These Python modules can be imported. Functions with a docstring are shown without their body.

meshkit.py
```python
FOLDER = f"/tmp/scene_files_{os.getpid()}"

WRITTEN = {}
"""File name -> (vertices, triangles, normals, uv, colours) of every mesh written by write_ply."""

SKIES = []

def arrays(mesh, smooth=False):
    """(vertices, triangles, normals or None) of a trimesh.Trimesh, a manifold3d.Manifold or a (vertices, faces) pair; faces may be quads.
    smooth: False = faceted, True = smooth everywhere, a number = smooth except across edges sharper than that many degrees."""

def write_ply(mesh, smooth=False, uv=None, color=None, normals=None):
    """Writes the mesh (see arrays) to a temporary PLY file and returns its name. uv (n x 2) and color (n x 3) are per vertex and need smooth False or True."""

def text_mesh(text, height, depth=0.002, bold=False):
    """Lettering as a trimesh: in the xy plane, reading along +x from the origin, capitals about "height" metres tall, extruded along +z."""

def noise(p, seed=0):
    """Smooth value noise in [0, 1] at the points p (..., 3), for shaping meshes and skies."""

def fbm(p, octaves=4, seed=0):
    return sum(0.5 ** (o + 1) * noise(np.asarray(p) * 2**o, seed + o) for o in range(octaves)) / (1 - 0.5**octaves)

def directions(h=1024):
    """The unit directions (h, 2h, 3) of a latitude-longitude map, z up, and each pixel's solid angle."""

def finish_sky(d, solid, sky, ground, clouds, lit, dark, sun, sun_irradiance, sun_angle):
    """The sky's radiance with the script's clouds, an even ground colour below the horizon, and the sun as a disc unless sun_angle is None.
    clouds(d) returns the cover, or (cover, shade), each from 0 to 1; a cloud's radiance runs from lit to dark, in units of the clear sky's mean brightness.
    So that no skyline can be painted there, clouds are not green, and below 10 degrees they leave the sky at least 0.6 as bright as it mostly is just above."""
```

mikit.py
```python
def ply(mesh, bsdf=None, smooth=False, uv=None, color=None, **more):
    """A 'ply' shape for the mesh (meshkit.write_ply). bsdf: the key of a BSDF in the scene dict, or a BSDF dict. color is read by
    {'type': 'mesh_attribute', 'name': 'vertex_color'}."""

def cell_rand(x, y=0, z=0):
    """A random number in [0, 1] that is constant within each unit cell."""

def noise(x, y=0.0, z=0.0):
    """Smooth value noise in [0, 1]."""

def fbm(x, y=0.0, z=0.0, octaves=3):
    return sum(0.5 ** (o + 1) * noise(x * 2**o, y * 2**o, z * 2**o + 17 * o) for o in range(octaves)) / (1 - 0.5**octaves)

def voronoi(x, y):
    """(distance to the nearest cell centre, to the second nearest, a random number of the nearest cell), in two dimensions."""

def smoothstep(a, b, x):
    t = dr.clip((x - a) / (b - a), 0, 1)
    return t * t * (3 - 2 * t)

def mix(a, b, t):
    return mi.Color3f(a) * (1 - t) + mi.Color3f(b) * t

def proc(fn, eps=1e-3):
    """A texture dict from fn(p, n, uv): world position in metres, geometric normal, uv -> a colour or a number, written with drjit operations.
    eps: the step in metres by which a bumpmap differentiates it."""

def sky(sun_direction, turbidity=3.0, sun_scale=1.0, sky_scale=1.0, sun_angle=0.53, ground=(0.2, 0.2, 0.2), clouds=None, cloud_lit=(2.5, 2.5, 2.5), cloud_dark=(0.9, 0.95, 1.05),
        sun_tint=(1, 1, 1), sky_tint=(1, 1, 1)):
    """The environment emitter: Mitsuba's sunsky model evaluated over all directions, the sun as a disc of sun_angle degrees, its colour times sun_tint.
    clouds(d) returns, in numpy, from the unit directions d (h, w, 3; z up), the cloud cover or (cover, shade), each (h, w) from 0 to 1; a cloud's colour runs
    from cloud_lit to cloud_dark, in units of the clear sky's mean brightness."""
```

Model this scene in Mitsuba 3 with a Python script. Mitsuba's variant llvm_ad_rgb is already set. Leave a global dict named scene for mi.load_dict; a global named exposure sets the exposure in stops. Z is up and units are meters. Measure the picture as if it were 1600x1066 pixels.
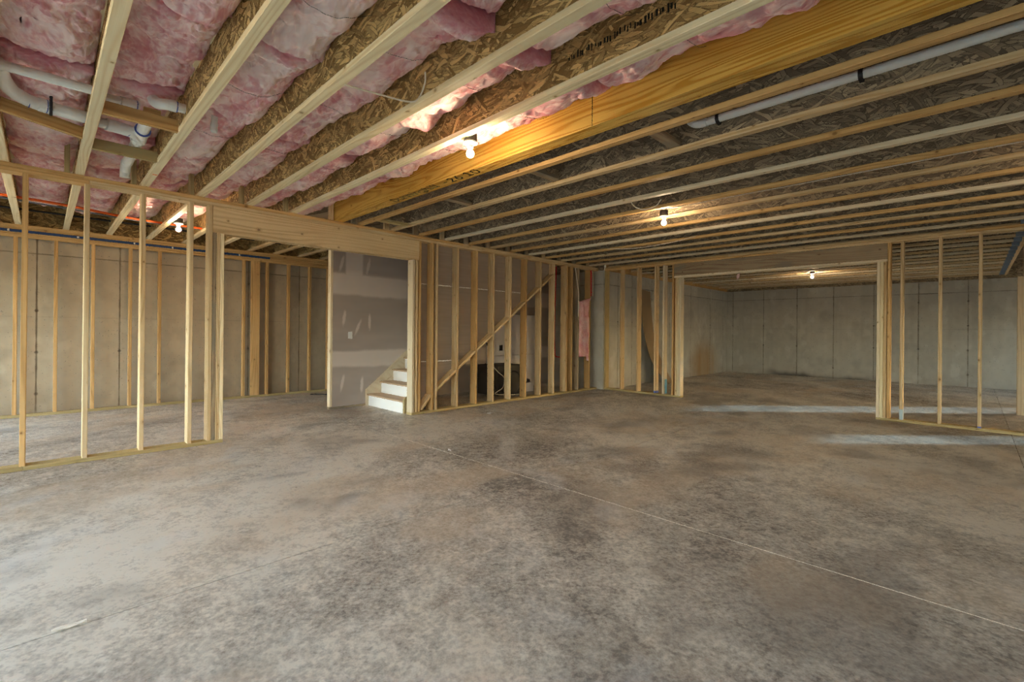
import math, random
import numpy as np, trimesh, drjit as dr, mitsuba as mi, mikit, meshkit
from shapely.geometry import Polygon
from mikit import noise, fbm, voronoi, cell_rand, smoothstep, mix, proc
scene, labels = {}, {}
R = random.Random(7)
# ------------------------------------------------------------------ camera, sky, exposure
T = mi.ScalarTransform4f
HC, H = 1.2819, 2.7236                       # eye height, underside of the joists
yaw, roll = math.radians(45.2718), math.radians(0.521)
F_ = np.array([math.sin(yaw), math.cos(yaw), 0.0])
R0 = np.array([math.cos(yaw), -math.sin(yaw), 0.0])
UP = -R0 * math.sin(roll) + np.array([0, 0, 1.0]) * math.cos(roll)
scene['camera'] = {'type': 'perspective', 'fov': math.degrees(2 * math.atan(800 / 727.42)), 'fov_axis': 'x', 'near_clip': 0.05, 'far_clip': 200.0,
                   'principal_point_offset_y': (533 - 517.68) / 1066,
                   'to_world': T().look_at([0, 0, HC], (np.array([0, 0, HC]) + F_).tolist(), UP.tolist())}
scene['sky'] = mikit.sky([0.69, -0.69, 0.225], turbidity=4.0, sun_scale=0.11, sky_scale=1.0, sky_tint=(1.11, 1.0, 0.92), sun_tint=(0.30, 0.76, 2.1), sun_angle=1.5, ground=(0.25, 0.24, 0.2))
BULB = 7.5
exposure = 6.48

# ------------------------------------------------------------------ materials
def look(fn, rough=0.6, spec=0.3, bump=None, scale=1.0):
    b = {'type': 'principled', 'base_color': proc(fn) if callable(fn) else {'type': 'rgb', 'value': list(fn)}, 'roughness': rough, 'specular': spec}
    if bump:
        b = {'type': 'bumpmap', 'arbitrary': proc(bump, 2e-3), 'scale': scale, 'bsdf': b}
    return {'type': 'twosided', 'bsdf': b}

def lumber(a, b, ring, amount=0.75, blotch=0.0, knots=0.6, freq=150.0, swirl=34.0):
    def fn(p, n, uv):
        idn = dr.floor(uv.x / 20.0)
        u, v = uv.x - idn * 20.0, uv.y
        t = cell_rand(idn, 3.0, 1.0)
        base = mix(a, b, t) * (0.84 + 0.28 * cell_rand(idn, 8.0, 2.0))
        w = fbm(u * 0.55, v * 6.0 + idn * 3.1, idn, 3)
        g = 0.5 + 0.5 * dr.sin(v * freq + w * swirl + idn)
        g = g * g
        fine = noise(u * 5.0, v * 380.0, idn)
        patch = fbm(u * 1.7, v * 5.0, idn + 4.0, 3)
        c = mix(base, ring, dr.clip((1.15 * g * w + 0.30 * fine + 0.8 * (patch - 0.5)) * amount, 0, 1))
        k = dr.floor(u / 0.33)
        kx = (k + 0.2 + 0.6 * cell_rand(k, idn, 1.0)) * 0.33
        kv = 0.25 * cell_rand(k, idn, 2.0)
        vm = v - dr.floor(v / 0.25) * 0.25
        d = dr.sqrt(dr.square((u - kx) * 0.8) + dr.square(vm - kv)) * (0.7 + 0.8 * cell_rand(k, idn, 6.0))
        on = dr.select(cell_rand(k, idn, 5.0) < knots, 1.0, 0.0)
        c = mix(c, mi.Color3f(ring) * 0.40, (1 - smoothstep(0.005, 0.014, d)) * on)
        c = mix(c, ring, (1 - smoothstep(0.012, 0.032, d)) * on * 0.45)
        bl = smoothstep(0.42, 0.70, fbm(u * 2.6, v * 9.0, idn + 9.0, 3))
        return mix(c, mi.Color3f(0.23, 0.2, 0.15), bl * blotch)
    return fn

def osb(tone, dark, light, gain=1.2):
    def fn(p, n, uv):
        idn = dr.floor(uv.x / 20.0)
        u, v = uv.x - idn * 20.0, uv.y + idn * 1.7
        best, col, edge = mi.Float(-1.0), mi.Float(0.5), mi.Float(0.3)
        for i, ang in enumerate((0.12, -0.35, 0.6, -0.8)):
            ca, sa = math.cos(ang), math.sin(ang)
            wv = 0.12 * (noise(u * 5.0, v * 5.0, i + 3.0) - 0.5)
            x, y = (u * ca + v * sa) * 6.5 + i * 13.7, (-u * sa + v * ca + wv) * 46.0 + i * 5.3
            x = x + 0.35 * noise(u * 22.0, v * 22.0, i)
            d1, d2, r = voronoi(x, y)
            pr = cell_rand(r * 4096.0, i + 0.5, 2.0)
            m = pr > best
            col, edge, best = dr.select(m, r, col), dr.select(m, d2 - d1, edge), dr.select(m, pr, best)
        st = noise(u * 40.0, v * 300.0, col * 40.0)
        c = mix(dark, light, dr.clip(gain * (col - 0.5) + 0.45 + 0.35 * (st - 0.5), 0, 1))
        c = mix(c, mi.Color3f(dark) * 0.55, 1 - smoothstep(0.02, 0.16, edge))
        return mix(c, tone, 0.18)
    return fn

def concrete_wall(p, n, uv):
    s = p.x + p.y
    m = fbm(s * 1.3, p.z * 1.1, 3.0, 4)
    f = fbm(s * 9.0, p.z * 9.0, 7.0, 4)
    streak = fbm(s * 7.0, p.z * 0.35, 11.0, 3)
    c = mix((0.33, 0.315, 0.28), (0.56, 0.54, 0.48), 0.45 * m + 0.3 * f + 0.3 * streak)
    c = mix(c, (0.22, 0.21, 0.19), smoothstep(0.60, 0.80, fbm(s * 2.6, p.z * 2.2, 21.0, 4)) * 0.22)
    def near(q, c0, step):
        h = (q - c0) / step
        return dr.abs(h - dr.floor(h + 0.5)) * step
    farw, backw = p.x > 16.0, p.y > 9.6
    ds = dr.select(farw, near(p.y, 4.741, 0.93), dr.select(backw, near(p.x, -0.058, 0.935), mi.Float(9.0)))
    for xs_ in (9.4, 10.03, 11.0, 12.0, 13.33, 14.73, 15.78):
        ds = dr.minimum(ds, dr.select(farw | backw, mi.Float(9.0), dr.abs(p.x - xs_)))
    spot = fbm(p.z * 9.0, s * 2.0, 3.0, 3)
    c = mix(c, (0.19, 0.17, 0.14), (1 - smoothstep(0.002, 0.009 + 0.018 * spot, ds)) * (0.4 + 0.65 * spot))
    c = mix(c, (0.20, 0.18, 0.15), (1 - smoothstep(0.004, 0.016, dr.abs(p.z - 2.352))) * (0.3 + 0.6 * fbm(s * 3.0, 1.0, 1.0, 3)))
    c = mix(c, (0.24, 0.22, 0.19), (1 - smoothstep(0.003, 0.012, dr.abs(p.z - 1.43))) * 0.35 * fbm(s * 2.0, 4.0, 1.0, 3))
    tie = dr.sqrt(dr.square(ds) + dr.square(near(p.z, 0.30, 0.61)))
    c = mix(c, (0.09, 0.08, 0.07), (1 - smoothstep(0.012, 0.03, tie)) * smoothstep(0.4, 0.6, cell_rand(dr.floor(s / 0.5), dr.floor(p.z / 0.61), 3.0)) * 0.8)
    c = mix(c, (0.57, 0.56, 0.52), smoothstep(0.60, 0.75, fbm(s * 4.5, p.z * 3.0, 77.0, 4)) * 0.35)
    c = dr.select(backw, c * mi.Color3f(1.10, 1.0, 0.86), c)
    pit = noise(s * 75.0, p.z * 75.0)
    c = mix(c, (0.19, 0.18, 0.16), smoothstep(0.90, 0.96, pit) * 0.6)
    low = (1 - smoothstep(0.0, 0.55, p.z + 0.5 * fbm(s * 1.7, 0.3, 5.0, 3) - 0.2))
    c = mix(c, (0.30, 0.22, 0.14), low * 0.40 * fbm(s * 3.0, p.z * 4.0, 2.0, 3))
    # the rusty seep in the far corner, and the damp line along the foot of the far wall
    d = dr.sqrt(dr.square((p.x - 14.3) / 1.3) + dr.square((p.z - 0.35) / 0.9))
    c = mix(c, (0.33, 0.19, 0.06), (1 - smoothstep(0.3, 1.0, d)) * smoothstep(5.0, 5.4, p.y) * (1 - smoothstep(6.2, 6.5, p.y)) * (0.35 + 0.6 * streak))
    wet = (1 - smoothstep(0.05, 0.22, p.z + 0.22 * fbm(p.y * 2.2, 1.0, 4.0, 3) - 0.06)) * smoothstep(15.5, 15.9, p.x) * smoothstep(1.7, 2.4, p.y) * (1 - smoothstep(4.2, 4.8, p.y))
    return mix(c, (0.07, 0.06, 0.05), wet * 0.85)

def slab_colour(p, n, uv):
    w = mi.Point2f(p.x + 0.5 * fbm(p.x * 0.9, p.y * 0.9, 1.0, 3), p.y + 0.5 * fbm(p.x * 0.9, p.y * 0.9, 8.0, 3))
    big = fbm(w.x * 0.55, w.y * 0.55, 2.0, 4)
    a, b = (w.x + w.y) * 0.7071, (w.y - w.x) * 0.7071
    mid = fbm(a * 1.4, b * 3.0, 5.0, 4)
    fine = fbm(p.x * 11.0, p.y * 11.0, 9.0, 4)
    grit = 0.6 * noise(p.x * 70.0, p.y * 70.0) + 0.4 * noise(p.x * 190.0, p.y * 190.0)
    swirl = fbm(p.x * 26.0 + 5 * mid, p.y * 26.0 + 5 * big, 13.0, 3)
    t = 0.85 * (big - 0.5) + 0.6 * (mid - 0.5) + 0.36 * (fine - 0.5) + 0.65 * (grit - 0.5) + 0.45 * (swirl - 0.5)
    t = t * 1.25 + 0.60
    c = mix((0.175, 0.153, 0.132), (0.58, 0.53, 0.46), dr.clip(t, 0, 1))
    c = mix(c, (0.47, 0.37, 0.27), smoothstep(0.50, 0.75, fbm(p.x * 1.1, p.y * 1.6, 31.0, 4)) * 0.5)
    c = mix(c, (0.56, 0.55, 0.54), smoothstep(0.60, 0.80, fbm(a * 1.6, b * 3.4, 44.0, 5)) * 0.30)
    far = smoothstep(3.2, 7.0, p.x) * (1 - smoothstep(9.0, 11.0, p.x)) * 0.25
    return mix(c, (0.13, 0.115, 0.105), smoothstep(0.56 - far * 0.4, 0.80 - far * 0.4, fbm(w.x * 1.1, w.y * 1.6, 57.0, 5)) * 0.45)

def slab_rough(p, n, uv):
    return 0.34 + 0.3 * fbm(p.x * 2.0, p.y * 2.0, 3.0, 4)

def slab_bump(p, n, uv):
    return fbm(p.x * 14.0, p.y * 14.0, 1.0, 4) + 0.25 * fbm(p.x * 60.0, p.y * 60.0, 2.0, 2)

def wool(p, n, uv):
    a = fbm(p.x * 7.0, p.y * 5.0, p.z * 9.0, 4)
    fib = fbm(p.x * 55.0 + 9 * a, p.y * 16.0 + 5 * a, p.z * 60.0, 3)
    t = smoothstep(0.28, 0.66, 0.55 * a + 0.45 * fib)
    c = mix((0.70, 0.31, 0.335), (0.94, 0.735, 0.71), t)
    c = mix(c, (0.90, 0.82, 0.78), smoothstep(0.47, 0.70, fbm(p.x * 2.4, p.y * 2.4, p.z * 2 + 5.0, 3)) * 0.55)
    c = mix(c, (0.58, 0.17, 0.22), smoothstep(0.60, 0.74, fbm(p.x * 15.0, p.y * 8.0, p.z * 13.0 + 3.0, 3)) * 0.5)
    return mix(c, mix((0.76, 0.24, 0.35), (0.95, 0.55, 0.62), fib), dr.clip(uv.x, 0, 1) * 0.9)      # cut ends are a deeper pink

def wool_bump(p, n, uv):
    return fbm(p.x * 38.0, p.y * 20.0, p.z * 40.0, 4)

def board(p, n, uv):                         # taped plasterboard: grey-brown paper, pale mud over joints and screws
    x, z = p.x, p.z
    wob = 0.05 * fbm(x * 3.0, z * 3.0, 2.0, 3)
    paper = mix((0.40, 0.345, 0.315), (0.47, 0.41, 0.375), fbm(x * 1.5, z * 6.0, 1.0, 3))
    mud = mi.Float(0.0)
    for zc, hw in ((2.02, 0.17), (0.80, 0.13)):
        mud = dr.maximum(mud, 1 - smoothstep(hw - 0.03, hw + 0.03, dr.abs(z - zc + wob - 0.025)))
    mud = dr.maximum(mud, smoothstep(2.16, 2.2, z) * smoothstep(3.48, 3.52, x) * (1 - smoothstep(3.78, 3.82, x)))
    for cx, cz, sl in ((3.48, 1.48, 0.25), (3.72, 1.32, 0.8), (3.93, 1.42, 0.0), (3.46, 0.42, 0.4), (3.80, 0.36, 0.1), (3.43, 2.36, 0.5), (3.90, 2.36, 0.4)):
        dx, dz = x - cx - (z - cz) * sl * 0.5, z - cz
        d = dr.sqrt(dr.square(dx / 0.035) + dr.square(dz / 0.17)) + 0.5 * fbm(x * 20.0, z * 20.0, cz, 2)
        mud = dr.maximum(mud, (1 - smoothstep(0.7, 1.25, d)) * 0.9)
    return mix(paper, (0.70, 0.63, 0.59), mud * 0.85)

def backing(p, n, uv):
    return mix((0.29, 0.24, 0.20), (0.36, 0.30, 0.255), fbm(p.x * 2.0, p.z * 40.0, 1.0, 3))

PINE = lumber((0.70, 0.555, 0.345), (0.62, 0.455, 0.25), (0.42, 0.26, 0.11))
scene['mat_lumber'] = look(PINE)
scene['mat_lumber_pale'] = look(lumber((0.84, 0.75, 0.52), (0.80, 0.69, 0.45), (0.55, 0.40, 0.20), 0.6))
scene['mat_lumber_warm'] = look(lumber((0.66, 0.44, 0.20), (0.60, 0.38, 0.16), (0.36, 0.19, 0.06)))
scene['mat_lumber_white'] = look(lumber((0.74, 0.66, 0.50), (0.72, 0.60, 0.43), (0.50, 0.36, 0.20), 0.4))
scene['mat_lumber_treated'] = look(lumber((0.47, 0.38, 0.20), (0.42, 0.32, 0.15), (0.25, 0.18, 0.07)))
scene['mat_lumber_weathered'] = look(lumber((0.42, 0.33, 0.22), (0.38, 0.29, 0.19), (0.20, 0.13, 0.07), 0.8, 0.9))
scene['mat_laminated'] = look(lumber((0.74, 0.47, 0.115), (0.70, 0.44, 0.10), (0.45, 0.22, 0.03), 1.5, 0.0, 0.45, 55.0, 60.0), 0.45)
scene['mat_strand_board'] = look(osb((0.46, 0.30, 0.12), (0.18, 0.10, 0.03), (0.76, 0.53, 0.23)), 0.65)
scene['mat_strand_board_grey'] = look(osb((0.27, 0.20, 0.13), (0.13, 0.095, 0.065), (0.51, 0.395, 0.265), 0.95), 0.7)
scene['mat_concrete'] = look(concrete_wall, 0.8, 0.2)
slab = {'type': 'principled', 'base_color': proc(slab_colour), 'roughness': proc(slab_rough), 'specular': 0.42}
scene['mat_slab'] = {'type': 'twosided', 'bsdf': {'type': 'bumpmap', 'arbitrary': proc(slab_bump, 3e-3), 'scale': 0.0022, 'bsdf': slab}}
scene['mat_crack'] = look((0.10, 0.075, 0.055), 0.9, 0.1)
scene['mat_sealant'] = look((0.78, 0.72, 0.64), 0.7)
scene['mat_wool'] = look(wool, 0.95, 0.05, wool_bump, 0.03)
scene['mat_taped_board'] = look(board, 0.75, 0.2)
scene['mat_paper_board'] = look(backing, 0.8, 0.15)
scene['mat_pvc'] = look((0.80, 0.82, 0.79), 0.3, 0.45)
scene['mat_white_paint'] = look((0.80, 0.81, 0.82), 0.45, 0.4)
scene['mat_white_board'] = look((0.86, 0.84, 0.86), 0.6, 0.3)
scene['mat_tread_board'] = look(lumber((0.50, 0.37, 0.25), (0.47, 0.34, 0.23), (0.35, 0.24, 0.15), 0.4, 0.0, 0.0), 0.6)
scene['mat_porcelain'] = look((0.86, 0.86, 0.84), 0.2, 0.5)
scene['mat_black_plastic'] = look((0.018, 0.018, 0.02), 0.45, 0.4)
scene['mat_grey_box'] = look((0.06, 0.055, 0.05), 0.55, 0.3)
scene['mat_blue_foam'] = look((0.025, 0.055, 0.15), 0.6, 0.3)
scene['mat_blue_print'] = look((0.10, 0.14, 0.42), 0.5)
scene['mat_blue_paint'] = look((0.09, 0.27, 0.42), 0.6)
scene['mat_pale_blue_paint'] = look((0.42, 0.52, 0.58), 0.6)
scene['mat_red_tube'] = look((0.55, 0.02, 0.03), 0.4, 0.4)
scene['mat_orange_tube'] = look((0.85, 0.16, 0.03), 0.4, 0.4)
scene['mat_white_cable'] = look((0.72, 0.66, 0.54), 0.5, 0.3)
scene['mat_ink'] = look((0.02, 0.017, 0.012), 0.7, 0.1)
scene['mat_dark_wire'] = look((0.03, 0.03, 0.035), 0.5, 0.3)
scene['mat_steel'] = {'type': 'twosided', 'bsdf': {'type': 'principled', 'base_color': {'type': 'rgb', 'value': [0.20, 0.25, 0.33]}, 'metallic': 0.7, 'roughness': 0.45}}
scene['mat_earth'] = look((0.30, 0.27, 0.20), 0.9, 0.1)
scene['mat_bulb_glass'] = look((0.9, 0.9, 0.88), 0.2, 0.4)

# ------------------------------------------------------------------ helpers
PIECE = [0]
def nxt(key):
    if key not in scene and not any(k.startswith(key + '__') for k in scene):
        return key
    i = NUM.get(key, 0) + 1
    NUM[key] = i
    return f'{key}_{i:03d}'
NUM, USED = {}, set()
def name(key):
    if key not in USED:
        USED.add(key)
        return key
    NUM[key] = NUM.get(key, 0) + 1
    k = f'{key}_{NUM[key]:03d}'
    USED.add(k)
    return k
def put(key, mesh, mat, smooth=False, uv=None, **more):
    key = name(key)
    if isinstance(mesh, tuple) and len(mesh) == 3:
        mesh, uv = mesh[:2], mesh[2]
    scene[key] = mikit.ply(mesh, 'mat_' + mat, smooth, uv=uv, **more)
    return key
def tag(key, label=None, cat=None, group=None, kind=None):
    d = labels.setdefault(key, {})
    for k, v in (('label', label), ('category', cat), ('group', group), ('kind', kind)):
        if v: d[k] = v
    return key
def thing(key, label, cat, group=None):
    return tag(name(key), label, cat, group)
def structure(key):
    return tag(key, kind='structure')

def bar(A, B, w, h, up=(0, 0, 1), ch=0.0038):
    """Chamfered stick from A to B (centres of its ends), w across and h along up; uv = length and girth, shifted per piece."""
    A, B, up = np.array(A, float), np.array(B, float), np.array(up, float)
    d = B - A
    L = np.linalg.norm(d); d /= L
    s = np.cross(d, up); s /= np.linalg.norm(s)
    t = np.cross(s, d)
    PIECE[0] += 1
    u0, v0 = PIECE[0] * 20.0 + R.random() * 3 + 1, R.random() * 5
    a, b, c = w / 2, h / 2, min(ch, w / 4, h / 4)
    prof = [(-a + c, -b), (a - c, -b), (a, -b + c), (a, b - c), (a - c, b), (-a + c, b), (-a, b - c), (-a, -b + c)]
    V, Fc, UV, g = [], [], [], 0.0
    for i in range(8):
        p, q = prof[i], prof[(i + 1) % 8]
        e = math.hypot(q[0] - p[0], q[1] - p[1])
        k = len(V)
        for E, l in ((A, 0), (B, L)):
            V += [E + s * p[0] + t * p[1], E + s * q[0] + t * q[1]]
            UV += [(u0 + l, v0 + g), (u0 + l, v0 + g + e)]
        Fc += [(k, k + 1, k + 3), (k, k + 3, k + 2)]
        g += e
    for E, l, sgn in ((A, 0, 1), (B, L, -1)):
        k = len(V)
        for p in prof:
            V.append(E + s * p[0] + t * p[1]); UV.append((u0 + l, v0 + 7 + p[1]))
        for i in range(1, 7):
            Fc.append((k, k + i + 1, k + i) if sgn > 0 else (k, k + i, k + i + 1))
    return np.array(V), np.array(Fc), np.array(UV)
def box(x0, x1, y0, y1, z0, z1, ch=0.003):
    """The same stick given by its extent; its length is its longest side."""
    e = [x1 - x0, y1 - y0, z1 - z0]
    c = [(x0 + x1) / 2, (y0 + y1) / 2, (z0 + z1) / 2]
    i = int(np.argmax(e))
    A, B = list(c), list(c)
    A[i] -= e[i] / 2; B[i] += e[i] / 2
    up = (0, 0, 1) if i != 2 else (0, 1, 0)
    w, h = {0: (e[1], e[2]), 1: (e[0], e[2]), 2: (e[0], e[1])}[i]
    return bar(A, B, w, h, up, ch)
def curve(pts, n=10):
    p = np.array(pts, float)
    p = np.vstack([2 * p[0] - p[1], p, 2 * p[-1] - p[-2]])
    out = []
    for i in range(1, len(p) - 2):
        for t in np.linspace(0, 1, n, endpoint=False):
            out.append(0.5 * (2 * p[i] + (p[i + 1] - p[i - 1]) * t + (2 * p[i - 1] - 5 * p[i] + 4 * p[i + 1] - p[i + 2]) * t**2 + (3 * p[i] - p[i - 1] - 3 * p[i + 1] + p[i + 2]) * t**3))
    return np.array(out + [p[-2]])
def tube(pts, r, sides=12, cap=True):
    p = np.array(pts, float)
    t = np.gradient(p, axis=0)
    t /= np.linalg.norm(t, axis=1, keepdims=True)
    a = np.cross(t[0], [0.3, 0.2, 0.9]); a /= np.linalg.norm(a)
    rad = np.broadcast_to(r, (len(p),))
    V, ang = [], np.arange(sides) * 2 * np.pi / sides
    for i in range(len(p)):
        a = a - t[i] * (a @ t[i]); a /= np.linalg.norm(a)
        b = np.cross(t[i], a)
        V.append(p[i] + rad[i] * (np.cos(ang)[:, None] * a + np.sin(ang)[:, None] * b))
    V = np.vstack(V)
    Fc = []
    for i in range(len(p) - 1):
        for j in range(sides):
            k, l = i * sides + j, i * sides + (j + 1) % sides
            Fc += [(k, l, l + sides), (k, l + sides, k + sides)]
    if cap:
        n = len(V)
        V = np.vstack([V, p[0], p[-1]])
        m = (len(p) - 1) * sides
        for j in range(sides):
            Fc += [(n, (j + 1) % sides, j), (n + 1, m + j, m + (j + 1) % sides)]
    return trimesh.Trimesh(V, np.array(Fc), process=False)
def lathe(prof, at, sides=32):
    m = trimesh.creation.revolve(np.array(prof), sections=sides)
    m.apply_translation(at)
    return m
def join(*ms):
    return trimesh.util.concatenate([m if isinstance(m, trimesh.Trimesh) else trimesh.Trimesh(m[0], m[1], process=False) for m in ms])
def extrude(poly, lo, hi, axis='y'):
    """A polygon in (x, z) given thickness from y = lo to hi."""
    m = trimesh.creation.extrude_polygon(Polygon(poly), hi - lo, engine='earcut')
    v = m.vertices.copy()
    m.vertices = np.column_stack([v[:, 0], lo + v[:, 2], v[:, 1]])
    m.invert()
    return m

# ------------------------------------------------------------------ floor
YB, YR, XR, XF, XL, YS = 9.75, 5.86, 8.80, 16.15, -1.9, -3.2       # back, right-hand concrete, return, far wall, left wall, rear wall
structure('floor')
xs, ys = [XL - 0.3, 3.012, XF + 0.3], [YS - 0.3, -0.36, 2.722, 10.05]
gx, gy = 0.0045, 0.0024
put('floor', trimesh.creation.box(bounds=[[XL - 0.3, YS - 0.3, -0.25], [XF + 0.3, 10.05, -0.004]]), 'crack')
put('floor__joint_sealant', trimesh.creation.box(bounds=[[3.012 - 0.0045, YS, -0.0039], [3.012 + 0.0045, 5.3, -0.0008]]), 'sealant')
for i in range(2):
    for j in range(3):
        put('floor__slab', trimesh.creation.box(bounds=[[xs[i] + gx, ys[j] + gy, -0.10], [xs[i + 1] - gx, ys[j + 1] - gy, 0.0]]), 'slab')
structure('ground')
put('ground', trimesh.creation.box(bounds=[[-60, -60, -0.5], [60, 60, -0.26]]), 'earth')

# ------------------------------------------------------------------ concrete walls: form-marked panels with fine recessed joints
def concrete(key, axis, face, thick, a0, a1, seams, ztop=2.66, zseam=2.352):
    structure(key)
    lo, hi = sorted((face + math.copysign(0.014, thick), face + thick))
    def slabm(u0, u1, z0, z1, p0, p1):
        b = [[p0, u0, z0], [p1, u1, z1]] if axis == 'x' else [[u0, p0, z0], [u1, p1, z1]]
        return trimesh.creation.box(bounds=b)
    put(key, slabm(a0, a1 + 0.3, -0.1, ztop, lo, hi), 'concrete')
    cuts = [a0] + sorted(s for s in seams if a0 + 0.05 < s < a1 - 0.05) + [a1]
    p0, p1 = sorted((face, face + math.copysign(0.02, thick)))
    for u0, u1 in zip(cuts, cuts[1:]):
        for z0, z1 in ((-0.05, zseam), (zseam, ztop)):
            d = R.uniform(-0.0015, 0.0015)
            put(key + '__panel', slabm(u0 + 0.003, u1 - 0.003, z0 + 0.003, z1 - 0.003, p0 + d, p1 + d), 'concrete')
concrete('wall_back', 'y', YB, 0.25, XL, XR - 0.0, [-0.97, -0.058, 0.878, 1.80, 2.74, 3.677, 4.6, 5.5, 6.45, 7.35, 8.3])
concrete('wall_return', 'x', XR, 0.25, YR + 0.25, YB, [6.75, 7.7, 8.6])
concrete('wall_right', 'y', YR, 0.25, XR, XF, [10.03, 11.0, 12.0, 13.33, 14.73, 15.78, 9.4])
concrete('wall_far', 'x', XF, 0.25, YS, YR, [4.741, 3.795, 2.808, 1.90, 1.008, 0.087, -0.85, -1.8])
# outer walls behind the camera, with the openings that let daylight in
structure('wall_left')
def outer(key, axis, face, spans, z0, z1):
    for u0, u1 in spans:
        b = [[face - 0.15, u0, z0], [face, u1, z1]] if axis == 'x' else [[u0, face - 0.15, z0], [u1, face, z1]]
        put(key, trimesh.creation.box(bounds=b), 'strand_board_grey')
OPEN_L = [(-2.9, 0.3), (0.6, 3.0), (3.3, 5.5), (6.4, 9.3)]
outer('wall_left__sheathing', 'x', XL, [(YS, -2.9), (0.3, 0.6), (3.0, 3.3), (5.5, 6.4), (9.3, YB)], -0.1, H)
outer('wall_left__sheathing', 'x', XL, OPEN_L, 2.25, H)
structure('wall_rear')
OPEN_R = [(10.9, 11.7), (13.9, 15.0)]
outer('wall_rear__sheathing', 'y', YS, [(XL, 10.9), (11.7, 13.9), (15.0, XF)], -0.1, H)
outer('wall_rear__sheathing', 'y', YS, OPEN_R[:1], 1.5, H)
outer('wall_rear__sheathing', 'y', YS, OPEN_R[1:], 2.15, H)
outer('wall_rear__sheathing', 'y', YS, OPEN_R, -0.1, 0.3)

# ------------------------------------------------------------------ ceiling: subfloor, I-joists, beam, blocking
structure('ceiling')
JD = 0.3556
ZT = H + JD
put('ceiling__subfloor', trimesh.creation.box(bounds=[[XL - 0.2, YS - 0.2, ZT], [XF + 0.2, 10.0, ZT + 0.02]]), 'strand_board_grey')
def joist(x, y0, y1, mat='lumber', web='strand_board'):
    k = name('ceiling__joist')
    put(k + '__web', box(x - 0.005, x + 0.005, y0, y1, H + 0.036, ZT - 0.036, 0.0005), web)
    for a, b in ((H, H + 0.038), (ZT - 0.038, ZT)):
        put(k + '__flange', box(x - 0.0325, x + 0.0325, y0, y1, a, b), mat)
LEFT = [0.2415 + 0.4877 * k for k in range(-4, 5)]
for i, x in enumerate(LEFT):
    joist(x, YS + 0.02, 9.66, 'lumber_pale')
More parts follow.
